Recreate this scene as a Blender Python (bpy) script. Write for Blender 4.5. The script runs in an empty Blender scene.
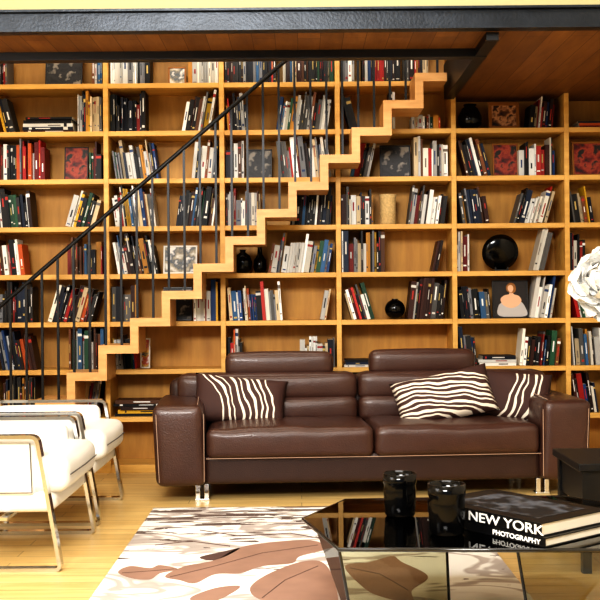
import bpy, bmesh, math, random
from mathutils import Vector, Matrix, Euler
R = random.Random(11)
F=1050.0; H=1.25; ROLL=math.radians(0.5)
scene=bpy.context.scene
def P(px,py,Y):
    dx=px-300; dy=300-py
    x=dx*math.cos(ROLL)+dy*math.sin(ROLL); y=-dx*math.sin(ROLL)+dy*math.cos(ROLL)
    return Vector((x/F*Y,Y,H+y/F*Y))
def PZ(px,py,z):
    dx=px-300; dy=300-py
    x=dx*math.cos(ROLL)+dy*math.sin(ROLL); y=-dx*math.sin(ROLL)+dy*math.cos(ROLL)
    Y=(z-H)*F/y
    return Vector((x/F*Y,Y,z))
def lin(c):
    def f(v):
        v/=255.0
        return v/12.92 if v<=0.04045 else ((v+0.055)/1.055)**2.4
    return (f(c[0]),f(c[1]),f(c[2]),1)
# ---------------------------------------------------------------- materials
def newmat(name):
    m=bpy.data.materials.new(name); m.use_nodes=True
    nt=m.node_tree; b=nt.nodes['Principled BSDF']
    return m,nt,b
def mat(name,col,rough=0.5,metal=0.0,noise=0.0,nscale=20,bump=0.0,bscale=60,spec=0.5,trans=0,coat=0):
    m,nt,b=newmat(name)
    b.inputs['Base Color'].default_value=lin(col)
    b.inputs['Roughness'].default_value=rough; b.inputs['Metallic'].default_value=metal
    b.inputs['Specular IOR Level'].default_value=spec
    b.inputs['Coat Weight'].default_value=coat
    tc=nt.nodes.new('ShaderNodeTexCoord')
    n=nt.nodes.new('ShaderNodeTexNoise'); n.inputs['Scale'].default_value=nscale
    nt.links.new(tc.outputs['Object'],n.inputs['Vector'])
    mx=nt.nodes.new('ShaderNodeMix'); mx.data_type='RGBA'
    c=lin(col); k=1-noise
    mx.inputs[6].default_value=(c[0]*k,c[1]*k,c[2]*k,1); mx.inputs[7].default_value=(min(1,c[0]*(1+noise*.5)),min(1,c[1]*(1+noise*.5)),min(1,c[2]*(1+noise*.5)),1)
    nt.links.new(n.outputs['Fac'],mx.inputs[0]); nt.links.new(mx.outputs[2],b.inputs['Base Color'])
    if bump>0:
        n2=nt.nodes.new('ShaderNodeTexNoise'); n2.inputs['Scale'].default_value=bscale; n2.inputs['Detail'].default_value=4
        nt.links.new(tc.outputs['Object'],n2.inputs['Vector'])
        bp=nt.nodes.new('ShaderNodeBump'); bp.inputs['Strength'].default_value=bump; bp.inputs['Distance'].default_value=0.01
        nt.links.new(n2.outputs['Fac'],bp.inputs['Height']); nt.links.new(bp.outputs['Normal'],b.inputs['Normal'])
    return m
def wood(name,c1,c2,scale=(1,8,8),rough=0.45,plank=None,planksize=(1.2,0.09),coat=0.0,p2=(.80,.78,.74)):
    m,nt,b=newmat(name)
    tc=nt.nodes.new('ShaderNodeTexCoord'); mp=nt.nodes.new('ShaderNodeMapping')
    mp.inputs['Scale'].default_value=scale
    nt.links.new(tc.outputs['Object'],mp.inputs['Vector'])
    n=nt.nodes.new('ShaderNodeTexNoise'); n.inputs['Scale'].default_value=3; n.inputs['Detail'].default_value=6; n.inputs['Roughness'].default_value=.6
    nt.links.new(mp.outputs['Vector'],n.inputs['Vector'])
    cr=nt.nodes.new('ShaderNodeValToRGB'); cr.color_ramp.elements[0].position=.3; cr.color_ramp.elements[1].position=.7
    cr.color_ramp.elements[0].color=lin(c1); cr.color_ramp.elements[1].color=lin(c2)
    nt.links.new(n.outputs['Fac'],cr.inputs['Fac'])
    out=cr.outputs['Color']
    if plank is not None:
        mp2=nt.nodes.new('ShaderNodeMapping'); mp2.inputs['Rotation'].default_value=(0,0,plank)
        nt.links.new(tc.outputs['Object'],mp2.inputs['Vector'])
        br=nt.nodes.new('ShaderNodeTexBrick'); br.inputs['Scale'].default_value=1
        br.inputs['Brick Width'].default_value=planksize[0]; br.inputs['Row Height'].default_value=planksize[1]
        br.inputs['Mortar Size'].default_value=0.0022; br.inputs['Mortar Smooth'].default_value=.3
        br.inputs['Color1'].default_value=(1,1,1,1); br.inputs['Color2'].default_value=p2+(1,); br.inputs['Mortar'].default_value=(.3,.24,.18,1)
        nt.links.new(mp2.outputs['Vector'],br.inputs['Vector'])
        mu=nt.nodes.new('ShaderNodeMix'); mu.data_type='RGBA'; mu.blend_type='MULTIPLY'; mu.inputs[0].default_value=1
        nt.links.new(out,mu.inputs[6]); nt.links.new(br.outputs['Color'],mu.inputs[7]); out=mu.outputs[2]
    nt.links.new(out,b.inputs['Base Color'])
    b.inputs['Roughness'].default_value=rough; b.inputs['Coat Weight'].default_value=coat
    return m
M={}
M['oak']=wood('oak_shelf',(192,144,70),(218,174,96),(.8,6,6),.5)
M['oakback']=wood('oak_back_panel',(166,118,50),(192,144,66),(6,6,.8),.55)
M['stairwood']=wood('stair_wood',(192,142,84),(214,168,110),(1.5,4,8),.45)
M['floor']=wood('oak_floor',(214,180,118),(236,208,148),(.8,7,1),.3,plank=0.0,planksize=(1.4,.12),coat=.12,p2=(.86,.84,.80))
M['ceilwood']=wood('ceiling_planks',(124,82,42),(156,108,56),(5,.8,1),.5,plank=math.pi/2,planksize=(2.4,.13),p2=(.7,.68,.62))
M['steel']=mat('painted_steel',(46,50,56),.35,.6,noise=.6,nscale=9,bump=.15)
M['black']=mat('black_paint',(14,14,16),.4)
M['iron']=mat('black_iron',(18,18,20),.4,.3)
M['cream']=mat('cream_fascia',(160,150,108),.6)
M['wall']=mat('wall_plaster',(205,196,178),.8,bump=.05)
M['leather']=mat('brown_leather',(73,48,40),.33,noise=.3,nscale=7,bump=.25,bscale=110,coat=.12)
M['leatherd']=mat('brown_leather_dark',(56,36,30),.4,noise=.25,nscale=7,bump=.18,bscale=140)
M['stitch']=mat('stitching',(176,150,130),.7)
M['chrome']=mat('chrome',(215,217,220),.1,1.0)
M['white']=mat('white_leather',(228,226,220),.45,noise=.05,nscale=6,bump=.06,bscale=120)
M['whitepipe']=mat('grey_piping',(90,88,86),.6)
M['blackgloss']=mat('black_gloss',(7,7,8),.12,spec=.35)
M['petal']=mat('white_petal',(240,239,236),.7)
M['stem']=mat('green_stem',(70,100,50),.6)
M['basket']=mat('woven_basket',(206,176,124),.8,noise=.5,nscale=80,bump=.6,bscale=90)
M['paper']=mat('paper_pages',(220,214,200),.8)
M['bookblack']=mat('book_cover_black',(12,12,14),.35,spec=.35)
M['textw']=mat('text_white',(235,235,232),.6)
M['skin']=mat('painted_skin',(214,172,140),.7)
M['drape']=mat('painted_drapery',(176,172,170),.7)
M['darkcanvas']=mat('dark_canvas',(28,20,18),.6,noise=.5,nscale=14)
M['framegold']=mat('gilt_frame',(150,98,44),.4,.4,noise=.3)
M['framewhite']=mat('white_frame',(222,220,212),.5)
M['frameblack']=mat('black_frame',(20,18,18),.4)
def picmat(name,cols,scale):
    m,nt,b=newmat(name)
    tc=nt.nodes.new('ShaderNodeTexCoord'); v=nt.nodes.new('ShaderNodeTexNoise'); v.inputs['Scale'].default_value=scale; v.inputs['Detail'].default_value=3
    nt.links.new(tc.outputs['Object'],v.inputs['Vector'])
    cr=nt.nodes.new('ShaderNodeValToRGB')
    n=len(cols)
    while len(cr.color_ramp.elements)<n: cr.color_ramp.elements.new(.5)
    for i,c in enumerate(cols):
        cr.color_ramp.elements[i].position=.34+.34*i/n
        cr.color_ramp.elements[i].color=lin(c)
    nt.links.new(v.outputs['Fac'],cr.inputs['Fac']); nt.links.new(cr.outputs['Color'],b.inputs['Base Color']); b.inputs['Roughness'].default_value=.5
    return m
M['picred']=picmat('picture_red',[(40,12,10),(110,26,18),(150,60,36),(30,26,22)],12)
M['picdark']=picmat('picture_dark',[(10,10,12),(34,32,34),(14,14,18),(130,122,112)],12)
M['picwarm']=picmat('picture_warm',[(34,18,12),(100,58,30),(190,140,96),(50,24,16)],12)
M['piclight']=picmat('picture_light',[(215,212,204),(160,150,130),(80,90,100),(225,220,215)],11)
M['piccol']=picmat('picture_colour',[(30,60,90),(200,160,60),(170,50,40),(230,225,215)],14)
M['piccover']=picmat('cover_photograph',[(14,14,16),(34,36,42),(80,84,92),(18,18,22)],7)
def attrmat(name,rough):
    m,nt,b=newmat(name)
    a=nt.nodes.new('ShaderNodeAttribute'); a.attribute_name='Col'
    nt.links.new(a.outputs['Color'],b.inputs['Base Color']); b.inputs['Roughness'].default_value=rough
    b.inputs['Specular IOR Level'].default_value=.3
    return m
M['books']=attrmat('book_covers',.5)
# striped pillow: lines list = (x offset at centre, width); curved by a quadratic + noise warp
def stripemat(name,rot,lines,curve,warp=.02):
    m,nt,b=newmat(name)
    L=nt.links.new
    tc=nt.nodes.new('ShaderNodeTexCoord'); mp=nt.nodes.new('ShaderNodeMapping'); mp.inputs['Rotation'].default_value=(0,rot,0)
    L(tc.outputs['Object'],mp.inputs['Vector'])
    sx=nt.nodes.new('ShaderNodeSeparateXYZ'); L(mp.outputs['Vector'],sx.inputs[0])
    def M_(op,a,bv_=None):
        n=nt.nodes.new('ShaderNodeMath'); n.operation=op
        for i,v in enumerate((a,bv_)):
            if v is None: continue
            if isinstance(v,(int,float)): n.inputs[i].default_value=v
            else: L(v,n.inputs[i])
        return n.outputs[0]
    nz=nt.nodes.new('ShaderNodeTexNoise'); nz.inputs['Scale'].default_value=7; nz.inputs['Detail'].default_value=1
    L(mp.outputs['Vector'],nz.inputs['Vector'])
    z2=M_('MULTIPLY',M_('MULTIPLY',sx.outputs['Z'],sx.outputs['Z']),curve)
    x=M_('ADD',M_('ADD',sx.outputs['X'],z2),M_('MULTIPLY',M_('SUBTRACT',nz.outputs['Fac'],.5),warp*4))
    acc=None
    for c,wd in lines:
        q=M_('LESS_THAN',M_('ABSOLUTE',M_('SUBTRACT',x,c)),wd/2)
        acc=q if acc is None else M_('MAXIMUM',acc,q)
    mx=nt.nodes.new('ShaderNodeMix'); mx.data_type='RGBA'; mx.inputs[6].default_value=lin((64,38,32)); mx.inputs[7].default_value=lin((224,214,198))
    L(acc,mx.inputs[0]); L(mx.outputs[2],b.inputs['Base Color']); b.inputs['Roughness'].default_value=.75
    return m
M['pil1']=stripemat('pillow_stripes_a',.35,[(-.13,.010),(-.085,.016),(-.05,.008),(.0,.016),(.04,.010),(.085,.020),(.13,.012),(.165,.014),(.21,.010)],1.2)
M['pil2']=stripemat('pillow_stripes_b',1.35,[(-.15,.012),(-.12,.018),(-.085,.010),(-.055,.016),(-.02,.010),(.01,.018),(.045,.012),(.075,.018),(.115,.010),(.145,.014)],.25,.016)
M['pil3']=stripemat('pillow_stripes_c',-.30,[(-.02,.012),(.025,.016),(.06,.010),(.12,.018),(.155,.010)],1.0)
def glassmat(name,tint,ior):
    m=bpy.data.materials.new(name); m.use_nodes=True; nt=m.node_tree; nt.nodes.clear()
    o=nt.nodes.new('ShaderNodeOutputMaterial'); t=nt.nodes.new('ShaderNodeBsdfTransparent'); t.inputs[0].default_value=tint
    g=nt.nodes.new('ShaderNodeBsdfGlossy'); g.inputs['Roughness'].default_value=.015; g.inputs[0].default_value=(.95,.95,.95,1)
    fr=nt.nodes.new('ShaderNodeFresnel'); fr.inputs[0].default_value=ior
    mx=nt.nodes.new('ShaderNodeMixShader')
    nt.links.new(fr.outputs[0],mx.inputs[0]); nt.links.new(t.outputs[0],mx.inputs[1]); nt.links.new(g.outputs[0],mx.inputs[2]); nt.links.new(mx.outputs[0],o.inputs[0])
    return m
M['smoke']=glassmat('smoked_glass',(.64,.58,.50,1),1.55)
M['smokepanel']=glassmat('smoked_glass_panel',(.78,.78,.68,1),1.35)
M['glassedge']=mat('glass_edge',(20,19,18),.15,coat=.5)
# rug
def rugmat():
    m,nt,b=newmat('rug_wool')
    tc=nt.nodes.new('ShaderNodeTexCoord')
    def noise(sc,scale,det,dis):
        mp=nt.nodes.new('ShaderNodeMapping'); mp.inputs['Scale'].default_value=sc
        nt.links.new(tc.outputs['Object'],mp.inputs['Vector'])
        n=nt.nodes.new('ShaderNodeTexNoise'); n.inputs['Scale'].default_value=scale; n.inputs['Detail'].default_value=det; n.inputs['Distortion'].default_value=dis
        nt.links.new(mp.outputs['Vector'],n.inputs['Vector']); return n
    n=noise((1,2.0,1),1.8,2,1.2)
    cr=nt.nodes.new('ShaderNodeValToRGB')
    els=[(.0,(215,212,208)),(.49,(228,226,222)),(.54,(172,162,156)),(.60,(180,170,164)),(.63,(228,226,222))]
    while len(cr.color_ramp.elements)<len(els): cr.color_ramp.elements.new(.5)
    for e,(p,c) in zip(cr.color_ramp.elements,els): e.position=p; e.color=lin(c)
    nt.links.new(n.outputs['Fac'],cr.inputs['Fac'])
    sx=nt.nodes.new('ShaderNodeSeparateXYZ'); nt.links.new(tc.outputs['Object'],sx.inputs[0])
    n2=noise((1.1,6.5,1),2.4,5,1.0)
    mr=nt.nodes.new('ShaderNodeMapRange'); mr.inputs[1].default_value=-.6; mr.inputs[2].default_value=1.0; mr.inputs[3].default_value=.70; mr.inputs[4].default_value=.50
    nt.links.new(sx.outputs['Y'],mr.inputs[0])
    gt=nt.nodes.new('ShaderNodeMath'); gt.operation='GREATER_THAN'
    nt.links.new(n2.outputs['Fac'],gt.inputs[0]); nt.links.new(mr.outputs[0],gt.inputs[1])
    mx=nt.nodes.new('ShaderNodeMix'); mx.data_type='RGBA'; mx.inputs[7].default_value=lin((98,82,76))
    nt.links.new(gt.outputs[0],mx.inputs[0]); nt.links.new(cr.outputs['Color'],mx.inputs[6])
    nt.links.new(mx.outputs[2],b.inputs['Base Color']); b.inputs['Roughness'].default_value=.95
    return m
M['rug']=rugmat()
M['rugbrown']=mat('rug_brown_petal',(156,124,108),.95,noise=.28,nscale=6)
M['rugdark']=mat('rug_dark_line',(90,68,62),.95)
# ---------------------------------------------------------------- mesh helpers
def link(o,parent=None):
    scene.collection.objects.link(o)
    if parent: o.parent=parent
    return o
def empty(name,loc=(0,0,0),rz=0):
    e=bpy.data.objects.new(name,None); e.location=loc; e.rotation_euler=(0,0,rz); e.empty_display_size=.1
    return link(e)
def mesh(name,vs,fs,mt,parent=None,loc=(0,0,0),rot=(0,0,0),smooth=False):
    me=bpy.data.meshes.new(name); me.from_pydata([tuple(v) for v in vs],[],fs); me.update()
    bm=bmesh.new(); bm.from_mesh(me); bmesh.ops.recalc_face_normals(bm,faces=bm.faces); bm.to_mesh(me); bm.free()
    if smooth:
        for p in me.polygons: p.use_smooth=True
    me.materials.append(M[mt] if isinstance(mt,str) else mt)
    o=bpy.data.objects.new(name,me); o.location=loc; o.rotation_euler=rot
    return link(o,parent)
BF=[(0,1,2,3),(4,7,6,5),(0,4,5,1),(1,5,6,2),(2,6,7,3),(3,7,4,0)]
def bv(x0,x1,y0,y1,z0,z1):
    return [(x0,y0,z0),(x1,y0,z0),(x1,y1,z0),(x0,y1,z0),(x0,y0,z1),(x1,y0,z1),(x1,y1,z1),(x0,y1,z1)]
def boxes(name,lst,mt,parent=None,bevel=0.0,loc=(0,0,0),rot=(0,0,0)):
    vs=[];fs=[]
    for b in lst:
        k=len(vs); vs+=bv(*b); fs+=[tuple(i+k for i in f) for f in BF]
    o=mesh(name,vs,fs,mt,parent,loc,rot)
    if bevel>0:
        md=o.modifiers.new('bevel','BEVEL'); md.width=bevel; md.segments=2; md.limit_method='ANGLE'
    return o
def puff(name,b,mt,parent=None,r=.04,pf=(0,0,0),n=14,loc=(0,0,0),rot=(0,0,0),fn=None):
    x0,x1,y0,y1,z0,z1=b
    c=Vector(((x0+x1)/2,(y0+y1)/2,(z0+z1)/2)); h=Vector(((x1-x0)/2,(y1-y0)/2,(z1-z0)/2))
    bm=bmesh.new(); bmesh.ops.create_cube(bm,size=2)
    bmesh.ops.subdivide_edges(bm,edges=bm.edges[:],cuts=n,use_grid_fill=True)
    for v in bm.verts:
        u=Vector([ (1 if a>0 else -1)*(1-(1-min(1,abs(a)))**1.7) for a in v.co])
        p=Vector([u[i]*h[i] for i in range(3)])
        q=Vector([max(-(h[i]-r),min(h[i]-r,p[i])) for i in range(3)])
        d=p-q
        if d.length>1e-6: p=q+d.normalized()*r
        p.x+=pf[0]*u.x*(1-u.y**2)*(1-u.z**2); p.y+=pf[1]*u.y*(1-u.x**2)*(1-u.z**2); p.z+=pf[2]*u.z*(1-u.x**2)*(1-u.y**2)
        p=p+c
        if fn: p=fn(p,u)
        v.co=p
    me=bpy.data.meshes.new(name); bm.to_mesh(me); bm.free()
    for p in me.polygons: p.use_smooth=True
    me.materials.append(M[mt])
    o=bpy.data.objects.new(name,me); o.location=loc; o.rotation_euler=rot
    return link(o,parent)
def tube(name,pts,r,mt,parent=None,closed=False,res=3):
    cu=bpy.data.curves.new(name,'CURVE'); cu.dimensions='3D'; s=cu.splines.new('POLY'); s.points.add(len(pts)-1)
    for i,p in enumerate(pts): s.points[i].co=(p[0],p[1],p[2],1)
    s.use_cyclic_u=closed; cu.bevel_depth=r; cu.bevel_resolution=res; cu.use_fill_caps=True
    cu.materials.append(M[mt]); o=bpy.data.objects.new(name,cu)
    return link(o,parent)
def lathe(name,prof,mt,parent=None,loc=(0,0,0),seg=32,rot=(0,0,0)):
    vs=[];fs=[]
    n=len(prof)
    for i in range(seg):
        a=2*math.pi*i/seg
        for r,z in prof: vs.append((r*math.cos(a),r*math.sin(a),z))
    for i in range(seg):
        j=(i+1)%seg
        for k in range(n-1): fs.append((i*n+k,j*n+k,j*n+k+1,i*n+k+1))
    me_o=mesh(name,vs,fs,mt,parent,loc,rot,smooth=True)
    bm=bmesh.new(); bm.from_mesh(me_o.data); bmesh.ops.remove_doubles(bm,verts=bm.verts,dist=1e-5); bmesh.ops.recalc_face_normals(bm,faces=bm.faces); bm.to_mesh(me_o.data); bm.free()
    return me_o
def prism(name,poly,z0,z1,mt,parent=None,bevel=0):
    n=len(poly); vs=[(p[0],p[1],z0) for p in poly]+[(p[0],p[1],z1) for p in poly]
    fs=[tuple(range(n))[::-1],tuple(range(n,2*n))]+[(i,(i+1)%n,n+(i+1)%n,n+i) for i in range(n)]
    o=mesh(name,vs,fs,mt,parent)
    if bevel:
        md=o.modifiers.new('b','BEVEL'); md.width=bevel; md.segments=2
    return o
def smoothpoly(pts,k=6):
    out=[];n=len(pts)
    for i in range(n):
        p0,p1,p2,p3=[Vector(pts[(i+d)%n]) for d in (-1,0,1,2)]
        for t in range(k):
            s=t/k
            out.append(.5*((2*p1)+(-p0+p2)*s+(2*p0-5*p1+4*p2-p3)*s*s+(-p0+3*p1-3*p2+p3)*s**3))
    return out
# ---------------------------------------------------------------- room
XL,XR=-3.14,2.84; YS=7.66; YB=8.0; CZ=2.746
boxes('floor',[(XL-.1,XR+.1,-3,YB+.1,-.1,0)],'floor')
boxes('wall_back',[(XL-.1,XR+.1,YB,YB+.1,0,5.2)],'wall')
boxes('wall_left',[(XL-.1,XL,-3,YB,0,5.2)],'wall')
boxes('wall_right',[(XR,XR+.1,-3,YB,0,5.2)],'wall')
boxes('ceiling',[(XL-.1,XR+.1,-3,YB+.1,5.2,5.3)],'wall')
boxes('ceiling_mezzanine',[(XL,XR,5.88,6.28,CZ,2.95),(1.13,XR,6.28,YB,CZ,2.95)],'ceilwood')
boxes('trim_fascia',[(XL,XR,5.84,5.88,2.87,3.15)],'cream')
boxes('steel_beam',[(XL,XR,5.80,5.88,2.745,2.757),(XL,XR,5.83,5.85,2.757,2.855),(XL,XR,5.80,5.88,2.855,2.868)],'steel')
boxes('stairwell_beam',[(XL,1.13,6.28,6.36,2.697,2.95),(1.06,1.13,5.90,7.64,2.70,2.95)],'black')
# ---------------------------------------------------------------- bookcase
posts=[-3.12,-2.253,-1.407,-.561,.285,1.131,1.955,2.82]
SZ=[.04+.348*k for k in range(12)]
T=.036
L=[]
for i,p in enumerate(posts):
    L.append((p-T/2,p+T/2,YS,YB-.02,0, 3.9 if i<=5 else CZ-.002))
for k,z in enumerate(SZ):
    for i in range(len(posts)-1):
        if i>=5 and z>2.7: continue
        if z>3.9: continue
        L.append((posts[i]+T/2,posts[i+1]-T/2,YS+.004,YB-.02,z-T/2 if k else 0,z+T/2))
bc=empty('bookcase',(0,0,0))
boxes('shelves',L,'oak',bc,bevel=.002)
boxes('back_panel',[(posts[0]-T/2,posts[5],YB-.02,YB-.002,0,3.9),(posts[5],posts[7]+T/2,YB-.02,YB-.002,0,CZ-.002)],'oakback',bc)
# ---------------------------------------------------------------- books
W=[(236,234,228),(214,210,202),(242,241,236),(180,178,174),(200,180,146),(130,130,134),(92,90,88),(226,220,206)]
D=[(10,10,14),(20,22,34),(40,20,14),(14,14,16),(46,44,44),(22,34,56),(62,30,20),(30,26,24)]
C=[(158,28,22),(186,82,26),(28,62,112),(202,158,40),(106,20,20),(40,80,56),(176,50,42),(54,96,136),(184,130,50),(116,70,40),(136,36,30),(90,56,34)]
def pal(p):
    r=R.random()
    if p=='w': return R.choice(W) if r<.56 else (R.choice(D) if r<.78 else R.choice(C))
    if p=='d': return R.choice(D) if r<.60 else (R.choice(W) if r<.80 else R.choice(C))
    if p=='r': return R.choice(C[:2]+C[4:5]+C[6:7]+C[10:]) if r<.42 else (R.choice(W) if r<.72 else R.choice(D))
    return R.choice(C) if r<.42 else (R.choice(W) if r<.70 else R.choice(D))
bvs=[];bfs=[];bcs=[]
def addbox(mtx,x0,x1,y0,y1,z0,z1,cols):
    k=len(bvs)
    for v in bv(x0,x1,y0,y1,z0,z1): bvs.append(tuple(mtx@Vector(v)))
    for i,f in enumerate(BF):
        bfs.append(tuple(a+k for a in f)); bcs.append(cols[i])
def book(mtx,t,h,d,col):
    pg=lin((205,194,172)); k=R.uniform(.8,1.05); c=lin([min(255,v*k) for v in col])
    addbox(mtx,0,t,0,d,0,h,[pg,pg,c,c,pg,c])
    lum=sum(col)/3
    lab=R.random()
    def ct():
        if lum<110: return lin(R.choice([(225,222,216),(190,165,100),(200,196,188),(170,50,40)]))
        return lin(R.choice([(24,24,28),(24,24,28),(140,30,30),(40,60,100),(110,100,90)]))
    e=.0012
    if lab<.7:
        a=h*R.uniform(.25,.55); b=a+h*R.uniform(.15,.4); cc=ct()
        addbox(mtx,t*.36,t*.64,-e,.001,a,b,[cc]*6)
    if lab<.45:
        a=h*R.uniform(.05,.2); cc=ct()
        addbox(mtx,t*.2,t*.8,-e,.001,a,a+h*R.uniform(.02,.06),[cc]*6)
    if R.random()<.2:
        a=h*R.uniform(.78,.85); cc=ct()
        addbox(mtx,0,t,-e*.8,.001,a,a+h*R.uniform(.04,.1),[cc]*6)
def pxX(px,row_z,Y):
    dyp=(row_z-H)*F/Y
    dx=px-300
    x=(dx+dyp*math.sin(ROLL))
    return x/F*Y
def fill(px0,px1,row,p='w',lean=0,hm=1.0):
    z=SZ[row]+T/2+.0005
    X0=pxX(px0,z,YS+.05); X1=pxX(px1,z,YS+.05)
    for q in posts:
        if q-.1<X0<q+T/2+.006: X0=q+T/2+.006
        if q-T/2-.006<X1<q+.1: X1=q-T/2-.006
    a0=math.radians(lean); x=X0; base=R.uniform(.235,.27)*hm
    if lean<0: x=X0+ base*1.1*math.sin(-a0)
    XE=X1-(base*1.15*math.sin(a0) if lean>0 else 0)
    a=a0; same=0; col=None
    while True:
        if same>0: same-=1
        else:
            col=pal(p); t=R.choice([.009,.012,.014,.017,.020,.024,.030,.038]); h=min(.298*hm+.004,base*R.uniform(.74,1.18)); d=R.uniform(.16,.2)
            if R.random()<.12 and t<.022: same=R.randint(1,4)
        if abs(lean)<1 and R.random()<.12: base=R.uniform(.21,.28)*hm
        w=t/math.cos(a)
        if x+w>XE: break
        yy=YS+R.uniform(.015,.07)
        if lean>=0:
            m=Matrix.Translation((x+w,yy,z))@Matrix.Rotation(a,4,'Y')@Matrix.Translation((-t,0,0))
        else:
            m=Matrix.Translation((x,yy,z))@Matrix.Rotation(a,4,'Y')
        book(m,t,h,d,col); x+=w+.0008
def stack(px0,px1,row,n,p='w'):
    z=SZ[row]+T/2+.0005; X0=pxX(px0,z,YS+.05); X1=pxX(px1,z,YS+.05)
    for q in posts:
        if q-.1<X0<q+T/2+.006: X0=q+T/2+.01
        if q-T/2-.006<X1<q+.1: X1=q-T/2-.01
    for i in range(n):
        t=R.uniform(.016,.03); w=(X1-X0)*R.uniform(.84,1); ox=R.uniform(0,(X1-X0)-w)
        m=Matrix.Translation((X0+ox,YS+R.uniform(.03,.06),z))
        m=m@Matrix(((0,0,1,0),(0,1,0,0),(1,0,0,0),(0,0,0,1)))
        book(m,t,w,R.uniform(.18,.22),pal(p)); z+=t+.0005
f=fill
f(-8,8,8,'w'); f(92,104,8,'w'); f(108,155,8,'w'); f(188,220,8,'w'); f(225,276,8,'d'); f(283,336,8,'d'); f(342,356,8,'w'); f(362,404,8,'d'); f(405,432,8,'w')
f(-8,16,7,'d',-14); stack(22,74,7,5,'d'); f(78,104,7,'w'); f(108,146,7,'d'); f(146,160,7,'m',-22,.8); f(182,220,7,'w',10); f(225,252,7,'d',-4); f(276,336,7,'w',8); f(341,360,7,'d',-14); f(385,398,7,'w'); f(412,444,7,'w',0,.4); f(528,556,7,'w',6,.85); stack(578,612,7,3,'w')
f(-8,46,6,'r'); f(90,104,6,'d'); f(108,160,6,'w',-8); f(192,220,6,'d',6); f(226,246,6,'d'); f(276,334,6,'w',-6); f(350,378,6,'w',12); f(414,450,6,'w'); f(457,492,6,'d',-14); f(519,557,6,'m'); 
f(-8,34,5,'d',-5); f(66,104,5,'w',16); f(108,158,5,'w',-7); f(176,220,5,'d',8); f(226,262,5,'w'); f(290,336,5,'d',5); f(341,374,5,'w'); f(408,451,5,'w',8); f(457,490,5,'d',-8); f(513,557,5,'w',16); f(568,596,5,'w',-8)
f(-8,28,4,'r',-6); f(68,104,4,'m'); f(108,160,4,'m',-10); f(268,336,4,'w',9); f(342,386,4,'w'); f(432,451,4,'d',12); f(457,470,4,'w'); f(533,557,4,'w',14,1.05); f(568,588,4,'d')
f(-8,36,3,'d'); f(48,104,3,'r',16); f(108,138,3,'d'); f(194,222,3,'w'); f(226,284,3,'w',-4); f(320,337,3,'w',10); f(342,376,3,'m',-16); f(407,452,3,'d',7); f(457,492,3,'d',-5); f(530,559,3,'w',10,1.05); f(568,600,3,'w',-12)
f(-8,38,2,'d',-10); f(70,104,2,'m'); f(112,138,2,'m',-5); f(228,244,2,'d'); f(300,336,2,'w',0,.75); stack(342,372,2,3,'w'); f(457,478,2,'d',-5); stack(478,517,2,3,'m'); f(520,562,2,'m',6); f(567,610,2,'w',-4)
f(4,36,1,'d'); f(86,104,1,'r',8); stack(112,166,1,5,'m'); f(185,220,1,'w'); f(226,300,1,'w'); f(345,420,1,'d'); f(460,540,1,'m'); f(567,600,1,'d',-8)
f(-5,60,0,'w'); f(240,300,0,'d'); f(350,420,0,'w')
for row in range(1,8):
    f(-110,-60,row,'w'); f(-50,-15,row,'d'); 
    f(616,680,row,'w')
f(-110,-20,8,'w')
me=bpy.data.meshes.new('books'); me.from_pydata(bvs,[],bfs); me.update()
ca=me.color_attributes.new('Col','FLOAT_COLOR','CORNER')
for p in me.polygons:
    for li in p.loop_indices: ca.data[li].color=bcs[p.index]
me.materials.append(M['books']); link(bpy.data.objects.new('books',me))
# ---------------------------------------------------------------- shelf ornaments
def onshelf(px,row,dy=.12):
    z=SZ[row]+T/2+.001; return Vector((pxX(px,z,YS+dy),YS+dy,z))
def picture(name,px0,px1,row,hpx,pm,fm,fw=.015,dy=.09,tilt=-7):
    z=SZ[row]+T/2+.003; Y=YS+dy
    x0=pxX(px0,z,Y); x1=pxX(px1,z,Y); w=x1-x0; h=hpx*Y/F
    e=empty(name,((x0+x1)/2,Y,z)); e.rotation_euler=(math.radians(tilt),0,0)
    fr=[(-w/2,w/2,0,.016,0,fw),(-w/2,w/2,0,.016,h-fw,h),(-w/2,-w/2+fw,0,.016,fw,h-fw),(w/2-fw,w/2,0,.016,fw,h-fw)]
    boxes('frame',fr,fm,e,bevel=.002); boxes('canvas',[(-w/2+fw,w/2-fw,.006,.014,fw,h-fw)],pm,e)
    return e,w,h
picture('framed_picture',45,82,8,34,'picdark','frameblack',.012)
picture('framed_picture',168,186,8,19,'piclight','framegold',.012)
picture('framed_picture',64,88,6,34,'picred','frameblack',.008)
picture('framed_picture',247,272,6,30,'picdark','frameblack',.01)
picture('framed_picture',380,411,6,33,'picdark','frameblack',.012)
picture('framed_picture',493,519,6,34,'picred','framegold',.012)
picture('framed_picture',489,520,7,28,'picwarm','framegold',.025)
picture('framed_picture',573,606,6,35,'picred','framegold',.014)
picture('framed_picture',163,197,4,29,'piclight','framewhite',.012,tilt=-12)
picture('framed_picture',163,192,3,34,'picdark','frameblack',.012)
picture('framed_picture',140,150,2,30,'piccol','framewhite',.01)
pe,w,h=picture('portrait_painting',493,529,3,38,'darkcanvas','frameblack',.008)
def shape(name,pts,y,mt,par):
    sp=smoothpoly(pts,5)
    return mesh(name,[(v[0]*w,y,v[1]*h) for v in sp],[tuple(range(len(sp)))],mt,par)
shape('drapery',[(-.30,.05),(-.34,.30),(-.20,.42),(.05,.36),(.26,.44),(.40,.30),(.42,.05)],.0052,'drape',pe)
shape('bust',[(-.20,.34),(-.27,.50),(-.16,.60),(-.03,.63),(-.02,.70),(.08,.70),(.10,.63),(.24,.58),(.31,.46),(.22,.33),(.02,.26)],.0048,'skin',pe)
shape('hair',[(-.09,.72),(-.10,.84),(.0,.93),(.12,.90),(.17,.78),(.13,.68),(.02,.66)],.0046,'framegold',pe)
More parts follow.
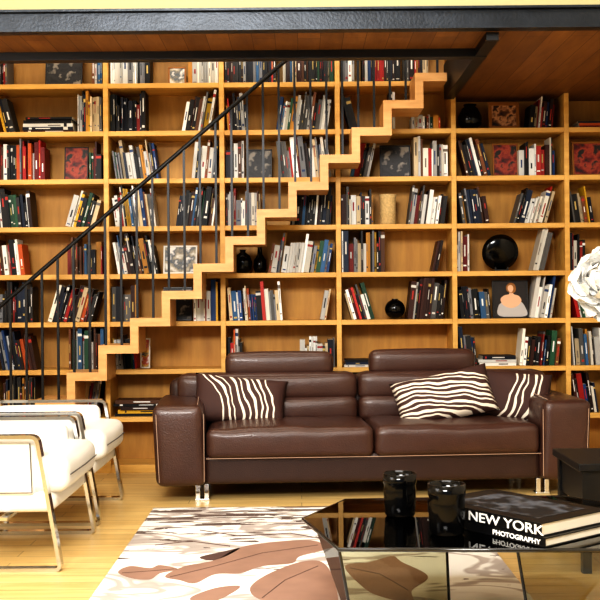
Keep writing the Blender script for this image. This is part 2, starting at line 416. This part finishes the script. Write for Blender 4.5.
shape('face',[(-.055,.74),(-.05,.84),(.02,.875),(.08,.84),(.09,.75),(.03,.67)],.0042,'skin',pe)
def vase(name,px,row,prof,mt,dy=.12):
    return lathe(name,prof,mt,None,onshelf(px,row,dy))
vase('black_vase',243,4,[(0,0),(.045,0),(.06,.03),(.07,.08),(.055,.13),(.02,.155),(.022,.17),(.03,.175),(0,.172)],'blackgloss')
vase('black_bottle',260,4,[(0,0),(.035,0),(.05,.04),(.045,.1),(.02,.14),(.015,.19),(.035,.22),(.03,.245),(0,.25)],'blackgloss',.16)
vase('woven_basket',388,5,[(0,0),(.058,0),(.062,.01),(.058,.08),(.063,.09),(.058,.1),(.06,.2),(.064,.225),(.052,.225),(.05,.02),(0,.02)],'basket')
s=[(0,0)]+[(.075*math.sin(a),.073-.073*math.cos(a)) for a in [math.pi*i/16 for i in range(2,15)]]+[(.02,.147),(.026,.15),(0,.149)]
vase('black_globe_vase',395,3,s,'blackgloss')
vase('black_jar',470,7,[(0,0),(.05,0),(.085,.05),(.088,.1),(.06,.16),(.04,.175),(.05,.19),(0,.19)],'blackgloss')
pl=empty('round_plate',onshelf(501,4,.1))
lathe('plate_dish',[(0,.012),(.07,.012),(.10,.0),(.132,-.012),(.135,-.006),(.105,.012),(.07,.022),(0,.022)],'blackgloss',pl,(0,.02,.138),rot=(math.radians(-78)+math.pi,0,0))
boxes('stand',[(-.05,.05,-.03,.05,0,.012),(-.05,-.04,-.03,-.02,.012,.03),(.04,.05,-.03,-.02,.012,.03),(-.01,.01,.05,.06,0,.12)],'black',pl)
# ---------------------------------------------------------------- stairs
st=empty('staircase',(-1.849,7.30,0))
run,rise=.2218,.1876; z0=.571; TH=.058
K0,K1=-2,12
top=[];bot=[]
for k in range(K0,K1+1):
    x=k*run; z=z0+k*rise
    top+= [(x,z-rise if k>K0 else 0),(x,z)]
    bot+= [(x+TH, (z-rise-TH) if k>K0 else 0),(x+TH,z-TH)]
xe=(K1+1)*run
top+=[(xe,z0+K1*rise),]; bot+=[(xe,z0+K1*rise-TH)]
vs=[];fs=[]
n=len(top)
for (x,z) in top: vs.append((x,0,z))
for (x,z) in bot: vs.append((x,0,z))
for (x,z) in top: vs.append((x,.355,z))
for (x,z) in bot: vs.append((x,.355,z))
for i in range(n-1):
    fs.append((i,i+1,n+i+1,n+i)); fs.append((2*n+i,3*n+i,3*n+i+1,2*n+i+1))
    fs.append((i,2*n+i,2*n+i+1,i+1)); fs.append((n+i,n+i+1,3*n+i+1,3*n+i))
fs.append((0,n,3*n,2*n)); fs.append((n-1,3*n-1,4*n-1,2*n-1))
mesh('folded_steps',vs,fs,'stairwood',st)
rail=[]
hr=.86
def rz(x): return z0+(x/run)*rise+hr
for k in range(K0,K1+1):
    for fq in (.22,.72):
        x=k*run+fq*run
        rail.append((x-.008,x+.008,.02,.036,z0+k*rise-.001,rz(x)))
boxes('balusters',rail,'iron',st)
xa=K0*run-.05; xb=(K1+1)*run+.05
tube('handrail',[(xa,.028,rz(xa)),(xb,.028,rz(xb))],.015,'iron',st)
tube('newel_post',[(xa+.05,.028,0),(xa+.05,.028,rz(xa+.05))],.016,'iron',st)
# ---------------------------------------------------------------- sofa
so=empty('leather_sofa',(.458,6.60,0),math.radians(3.2))
hw=1.362; aw=.31
def flare(s):
    def fn(p,u):
        p.x+= s*.022*max(0,(p.z-.1)/.5); return p
    return fn
puff('arm_left',(-hw,-hw+aw,-.05,.80,.10,.60),'leather',so,r=.045,pf=(.006,.01,.012),fn=flare(-1))
puff('arm_right',(hw-aw,hw,-.05,.80,.10,.60),'leather',so,r=.045,pf=(.006,.01,.012),fn=flare(1))
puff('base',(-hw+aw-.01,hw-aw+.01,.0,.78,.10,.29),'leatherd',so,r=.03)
def sag(seed):
    rr=random.Random(seed); a=rr.uniform(0,6)
    def fn(p,u):
        if u.z>.3: p.z+=.004*math.sin(9*p.x+a+4*p.y)+.003*math.sin(23*p.x+11*p.y+a)
        return p
    return fn
puff('seat_cushion_left',(-hw+aw,-.002,-.045,.62,.26,.455),'leather',so,r=.05,pf=(0,.012,.022),n=22,fn=sag(1))
puff('seat_cushion_right',(.002,hw-aw,-.045,.62,.26,.455),'leather',so,r=.05,pf=(0,.012,.022),n=22,fn=sag(2))
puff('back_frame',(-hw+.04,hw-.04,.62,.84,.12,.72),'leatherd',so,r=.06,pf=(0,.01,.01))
for nm,a,b in (('left',-hw+.10,-.043),('right',-.037,hw-.10)):
    puff('back_upper_'+nm,(a,b,.52,.74,.565,.755),'leather',so,r=.055,pf=(0,.02,.006))
    puff('back_lumbar_'+nm,(max(a,-hw+aw),min(b,hw-aw),.49,.72,.42,.60),'leather',so,r=.055,pf=(0,.02,.0))
puff('headrest_left',(-.94,-.195,.60,.73,.725,.892),'leather',so,r=.055,pf=(0,.01,.008))
puff('headrest_right',(.05,.79,.60,.73,.725,.90),'leather',so,r=.055,pf=(0,.01,.008))
for s in (-1,1):
    xi=s*(hw-aw+.012); xo=s*(hw+.008)
    tube('stitch_inner_%d'%(s+2),[(xi,-.052,.13),(xi,-.054,.55)],.0022,'stitch',so)
    tube('stitch_outer_%d'%(s+2),[(xo-s*.03,-.05,.13),(xo-s*.012,-.05,.55)],.0022,'stitch',so)
    tube('stitch_top_%d'%(s+2),[(s*(hw-aw+.05),-.02,.607),(s*(hw-aw+.06),.4,.618),(s*(hw-aw+.05),.75,.605)],.0022,'stitch',so)
tube('stitch_seat',[(-hw+aw,-.048,.272),(-.02,-.052,.270),(.02,-.052,.270),(hw-aw,-.048,.272)],.002,'stitch',so)
for i,(lx,ly) in enumerate(((-1.08,.04),(1.08,.04),(-1.08,.72),(1.08,.72))):
    boxes('leg_%d'%(i+1),[(lx-.042,lx-.012,ly-.015,ly+.015,0,.105),(lx+.012,lx+.042,ly-.015,ly+.015,0,.105),(lx-.046,lx+.046,ly-.018,ly+.06,0,.014)],'chrome',so,bevel=.003)
def pillow(name,w,h,t,mt,loc,rot,par=None,n=26):
    vs=[];fs=[]
    for s in (1,-1):
        for i in range(n+1):
            for j in range(n+1):
                u=-1+2*i/n; v=-1+2*j/n
                k=((1-u**4)*(1-v**4))**.45
                x=u*w/2; z=v*h/2
                x*=1-.05*(1-abs(v)**2); z*=1-.07*(1-abs(u)**2)
                wr=.006*math.sin(9*u+3*v)*k
                vs.append((x,-s*(t/2*k+wr*s*.5),z))
    N=(n+1)**2
    for s in (0,1):
        for i in range(n):
            for j in range(n):
                a=s*N+i*(n+1)+j; fs.append((a,a+1,a+n+2,a+n+1))
    o=mesh(name,vs,fs,mt,par,loc,rot,smooth=True)
    bm=bmesh.new(); bm.from_mesh(o.data); bmesh.ops.remove_doubles(bm,verts=bm.verts,dist=1e-4); bmesh.ops.recalc_face_normals(bm,faces=bm.faces); bm.to_mesh(o.data); bm.free()
    return o
pillow('throw_pillow',.62,.34,.15,'pil1',P(240,401,6.97),(math.radians(-24),math.radians(6),math.radians(4)))
pillow('throw_pillow',.66,.34,.16,'pil2',P(444,397,6.93),(math.radians(-26),math.radians(-12),math.radians(2)))
pillow('throw_pillow',.50,.36,.15,'pil3',P(514,397,7.06),(math.radians(-22),math.radians(5),math.radians(-6)))
# ---------------------------------------------------------------- armchairs
def ribbon(name,pts,th,y0,y1,mt,par):
    out=[]; n=len(pts); r=.04
    for i in range(n):
        p=Vector(pts[i]); a=(Vector(pts[i-1])-p).normalized(); b=(Vector(pts[(i+1)%n])-p).normalized()
        for t in range(6):
            s=t/5; q=(p+a*r)*(1-s)**2+p*2*s*(1-s)+(p+b*r)*s*s; out.append(q)
    m=len(out); inn=[]
    cen=sum(out,Vector((0,0)))/m
    for i in range(m):
        d=(out[(i+1)%m]-out[i-1]).normalized(); nn=Vector((-d.y,d.x))
        if nn.dot(cen-out[i])<0: nn=-nn
        inn.append(out[i]+nn*th)
    vs=[(p.x,y0,p.y) for p in out]+[(p.x,y0,p.y) for p in inn]+[(p.x,y1,p.y) for p in out]+[(p.x,y1,p.y) for p in inn]
    fs=[]
    for i in range(m):
        j=(i+1)%m
        fs+=[(i,j,m+j,m+i),(2*m+i,3*m+i,3*m+j,2*m+j),(i,2*m+i,2*m+j,j),(m+i,m+j,3*m+j,3*m+i)]
    return mesh(name,vs,fs,mt,par)
def armchair(x,y,wd):
    e=empty('armchair',(x,y,0))
    fp=[(.0,.0),(-.11,.635),(-.80,.635),(-.74,.0)]
    ribbon('frame_near',fp,.018,0,.05,'chrome',e)
    ribbon('frame_far',fp,.018,wd-.05,wd,'chrome',e)
    boxes('crossbars',[(-.70,-.67,.0,wd,.0,.014),(-.30,-.26,.02,wd-.02,.235,.25),(-.66,-.62,.02,wd-.02,.235,.25)],'chrome',e)
    puff('seat_base',(-.74,-.05,.06,wd-.06,.26,.36),'white',e,r=.04,pf=(.01,0,.0))
    puff('seat_cushion',(-.70,.01,.065,wd-.065,.35,.52),'white',e,r=.055,pf=(.012,.0,.02))
    puff('arm_near',(-.78,-.14,.055,.145,.33,.605),'white',e,r=.035,pf=(.01,.01,.004))
    puff('arm_far',(-.78,-.14,wd-.145,wd-.055,.33,.605),'white',e,r=.035,pf=(.01,.01,.004))
    puff('back',(-.90,-.76,.05,wd-.05,.30,.70),'white',e,r=.06,pf=(.02,0,.01))
    tube('piping',[(-.16,.052,.590),(-.15,.046,.36),(-.74,.046,.36)],.003,'whitepipe',e)
    tube('piping_seat',[(.018,.11,.435),(.024,wd/2,.435),(.018,wd-.11,.435)],.003,'whitepipe',e)
    return e
armchair(-1.11,4.86,.84)
armchair(-1.12,5.86,.80)
# ---------------------------------------------------------------- rug
ru=empty('area_rug',(0,5.2,0))
RX0,RX1,RY0,RY1=-.89,.95,3.5,6.30
boxes('pile',[(RX0,RX1,RY0-5.2,RY1-5.2,0.0,.012)],'rug',ru,bevel=.004)
pet=[([(165,576),(185,566),(215,560),(245,546),(300,540),(322,543),(326,549),(300,556),(292,563),(262,566),(240,573),(215,574),(195,583),(180,580)],'rugbrown'),
 ([(262,600),(250,588),(268,574),(300,562),(322,562),(334,580),(336,612),(300,606)],'rugbrown'),
 ([(118,572),(130,566),(150,568),(160,565),(178,569),(160,573),(150,579),(132,578)],'rugbrown'),
 ([(345,566),(370,562),(392,556),(402,562),(428,576),(412,590),(412,602),(380,596),(362,586)],'rugbrown'),
 ([(200,557),(225,551),(240,548),(226,556),(212,560)],'rugdark'),
 ([(190,598),(215,588),(240,586),(226,596),(205,604)],'rugbrown')]
for i,(pp,mt) in enumerate(pet):
    w3=[PZ(a,b,.0135) for a,b in pp]; sp=smoothpoly([(v.x,v.y-5.2) for v in w3])
    sp=[Vector((max(RX0+.01,min(RX1-.01,v.x)),v.y)) for v in sp]
    prism('petal_%d'%i,sp,.0115,.0135,mt,ru)
for i,pp in enumerate([[(170,577),(215,566),(262,553),(318,545)],[(262,598),(285,580),(318,566)],[(122,573),(150,571),(174,569)],[(350,568),(380,574),(408,590)],[(200,530),(240,536),(290,533),(330,540)],[(155,545),(190,541),(230,546)]]):
    w3=[PZ(a,b,.0137) for a,b in pp]
    tube('vein_%d'%i,[(v.x,v.y-5.2,.0125) for v in w3],.003,'rugdark',ru,res=1)
# ---------------------------------------------------------------- coffee table
ct=empty('glass_coffee_table',(0,0,0)); TZ=.38
poly=[(.005,4.19),(.19,4.58),(1.15,4.62),(1.48,4.22),(1.30,3.62),(.13,3.68)]
prism('glass_top',poly,TZ-.012,TZ,'smoke',ct)
tube('glass_rim',[(a,b,TZ-.006) for a,b in poly],.0075,'glassedge',ct,closed=True)
def panel(name,t0,t1,b0,b1):
    t0,t1,b0,b1=[Vector(v) for v in (t0,t1,b0,b1)]
    d=(t1-t0).normalized(); nn=Vector((-d.y,d.x))*.005
    zt=TZ-.013; zb=.0135
    vs=[(t0+nn).to_tuple()+(zt,),(t1+nn).to_tuple()+(zt,),(b1+nn).to_tuple()+(zb,),(b0+nn).to_tuple()+(zb,),(t0-nn).to_tuple()+(zt,),(t1-nn).to_tuple()+(zt,),(b1-nn).to_tuple()+(zb,),(b0-nn).to_tuple()+(zb,)]
    mesh(name,vs,[(0,1,2,3),(4,7,6,5),(0,4,5,1),(1,5,6,2),(2,6,7,3),(3,7,4,0)],'smokepanel',ct)
    for j,(a,b) in enumerate(((t0,b0),(t1,b1))):
        tube(name+'_edge_%d'%j,[(a.x,a.y,zt),(b.x,b.y,zb)],.006,'glassedge',ct)
panel('leg_panel_1',(.05,4.17),(.13,3.80),(.18,4.14),(.19,3.86))
panel('leg_panel_2',(.05,4.17),(.60,4.40),(.18,4.14),(.60,4.30))
panel('leg_panel_3',(1.43,4.20),(1.28,3.75),(1.28,4.16),(1.2,3.85))
panel('leg_panel_4',(1.28,3.75),(.80,3.95),(1.2,3.85),(.86,3.98))
def tumbler(px,py,rad,hh):
    p=PZ(px,py,TZ)+Vector((0,0,.001))
    prof=[(0,.002),(rad*.80,.002),(rad*.88,.008),(rad*.93,hh*.3),(rad*.97,hh*.62),(rad*.93,hh*.72),(rad,hh*.80),(rad,hh),(rad*.93,hh),(rad*.92,hh*.8),(rad*.85,hh*.25),(0,hh*.2)]
    lathe('black_glass_tumbler',prof,'blackgloss',None,p,seg=40)
tumbler(400,516,.068,.172); tumbler(447,534,.070,.186)
bk=empty('coffee_table_books',(.845,3.65,TZ+.001)); ang=math.atan2(.5,-.39)
bk.rotation_euler=(0,0,ang)
def tbook(nm,x0,x1,wd,z,t,off=0):
    boxes(nm+'_cover',[(x0,x1,-wd+off,off,z,z+.004),(x0,x1,-wd+off,off,z+t-.004,z+t),(x0,x1,off-.004,off,z+.004,z+t-.004)],'bookblack',bk,bevel=.001)
    boxes(nm+'_pages',[(x0+.006,x1-.006,-wd+off+.006,off-.004,z+.004,z+t-.004)],'paper',bk)
tbook('book_lower',.0,.57,.40,0,.033)
tbook('book_upper',.02,.58,.38,.0335,.048,-.004)
def text(s,size,loc,mt,par,sx=1):
    cu=bpy.data.curves.new('title','FONT'); cu.body=s; cu.size=size; cu.extrude=.0006; cu.offset=.0008; cu.materials.append(M[mt])
    o=bpy.data.objects.new('title_text',cu); o.location=loc; o.rotation_euler=(math.pi/2,0,math.pi); o.scale=(sx,1,1); return link(o,par)
text('NEW YORK',.048,(.365,-.003,.0405),'textw',bk,1.4)
text('LA',.048,(.545,-.003,.0405),'textw',bk,1.4)
text('PHOTOGRAPHY',.024,(.24,.0015,.008),'textw',bk,1.25)
boxes('cover_photo',[(.08,.50,-.33,-.06,.0817,.0822)],'piccover',bk)
# ---------------------------------------------------------------- side table, vase, flowers
sd=empty('black_side_table',(1.56,4.98,0))
boxes('top',[(-.31,.31,-.25,.25,.465,.50)],'black',sd,bevel=.004)
boxes('legs',[(-.29,-.25,-.23,-.19,0,.465),(.25,.29,-.23,-.19,0,.465),(-.29,-.25,.19,.23,0,.465),(.25,.29,.19,.23,0,.465),(-.27,.27,-.22,.22,.15,.17),(-.28,.28,-.22,-.20,.30,.465),(-.28,.28,.20,.22,.30,.465),(-.28,-.26,-.2,.2,.30,.465)],'black',sd)
fl=empty('peony_bouquet',(1.50,4.95,.501))
lathe('vase',[(0,0),(.05,0),(.055,.01),(.045,.1),(.033,.25),(.04,.34),(.045,.37),(.038,.37),(.028,.25),(.035,.05),(0,.04)],'blackgloss',fl)
pv=[];pf=[]
def petal(base,dirn,up,size,cup):
    k=len(pv); n=6
    side=dirn.cross(up)
    if side.length<1e-3: side=dirn.cross(Vector((1,0,.1)))
    side.normalize(); nrm=side.cross(dirn).normalized()
    ph=R.uniform(0,6)
    for i in range(n+1):
        t=i/n; wd=size*.62*math.sin(math.pi*(.12+.80*t))**.8
        for j in range(n+1):
            s=-1+2*j/n
            q=base+dirn*size*t*(1-.1*s*s*t)+side*wd*s+nrm*(cup*size*(t*t*.8-.1)+cup*size*.5*s*s)+nrm*size*.05*math.sin(6*s+ph)*t
            pv.append(q)
    for i in range(n):
        for j in range(n):
            a=k+i*(n+1)+j; pf.append((a,a+1,a+n+2,a+n+1))
def bloom(c,r):
    for layer,(cnt,el,sz,cp) in enumerate([(8,-.25,.8,.3),(8,.15,.82,.45),(8,.5,.8,.6),(7,.8,.75,.7),(5,1.1,.62,.8),(4,1.35,.55,.8)]):
        for i in range(cnt):
            a=2*math.pi*i/cnt+layer*.4+R.uniform(-.15,.15); e=el+R.uniform(-.12,.12)
            front=Vector((-.25,-.85,.45)).normalized()
            d=Vector((math.cos(a)*math.cos(e),math.sin(a)*math.cos(e),math.sin(e)))
            q=Vector((0,0,1)).rotation_difference(front); d=q@d; u=q@Vector((0,0,1))
            petal(c+d*r*.22,d,u,r*sz,cp)
for c,r in (((-.09,-.06,.80),.155),((.08,-.05,.87),.14),((-.02,-.08,.69),.12),((.14,.0,.74),.12),((0,.1,.87),.13),((.02,.02,.93),.1)):
    bloom(Vector(c),r)
    tube('stem',[(c[0]*.15,c[1]*.15,.06),(c[0]*.25,c[1]*.25,.37),(c[0],c[1]+.01,c[2]-.02)],.005,'stem',fl)
mesh('petals',pv,pf,'petal',fl,smooth=True)
# ---------------------------------------------------------------- lights
def area(name,loc,tgt,sx,sy,en,col=(1,1,1)):
    l=bpy.data.lights.new(name,'AREA'); l.shape='RECTANGLE'; l.size=sx; l.size_y=sy; l.energy=en; l.color=col
    o=bpy.data.objects.new(name,l); o.location=loc
    o.rotation_euler=(Vector(tgt)-Vector(loc)).to_track_quat('-Z','Y').to_euler(); link(o)
area('window_light_front',(-1.0,-.6,3.8),(0,7.5,1.3),2.0,1.1,370,(1,.985,.95))
area('window_light_left',(-3.0,3.2,2.6),(0,6.0,.6),2.2,1.8,70,(1,.99,.98))
area('window_light_high',(.5,3.6,5.0),(.3,5.8,0),2.6,1.8,120,(1,.985,.95))
area('stairwell_light',(-.8,6.9,5.1),(-.8,7.4,2.5),3.5,.8,55,(1,.93,.8))
w_=bpy.data.worlds.new('world'); scene.world=w_; w_.use_nodes=True
w_.node_tree.nodes['Background'].inputs[0].default_value=(.9,.95,1,1); w_.node_tree.nodes['Background'].inputs[1].default_value=.4
# ---------------------------------------------------------------- camera
cd=bpy.data.cameras.new('camera'); cd.sensor_width=36; cd.sensor_fit='HORIZONTAL'; cd.lens=F/600*36
co=bpy.data.objects.new('camera',cd); link(co)
co.matrix_world=Matrix.Translation((0,0,H))@Matrix.Rotation(math.pi/2,4,'X')@Matrix.Rotation(-ROLL,4,'Z')
scene.camera=co
scene.view_settings.view_transform='Standard'
try: scene.view_settings.look='High Contrast'
except Exception: pass
scene.view_settings.exposure=0.05
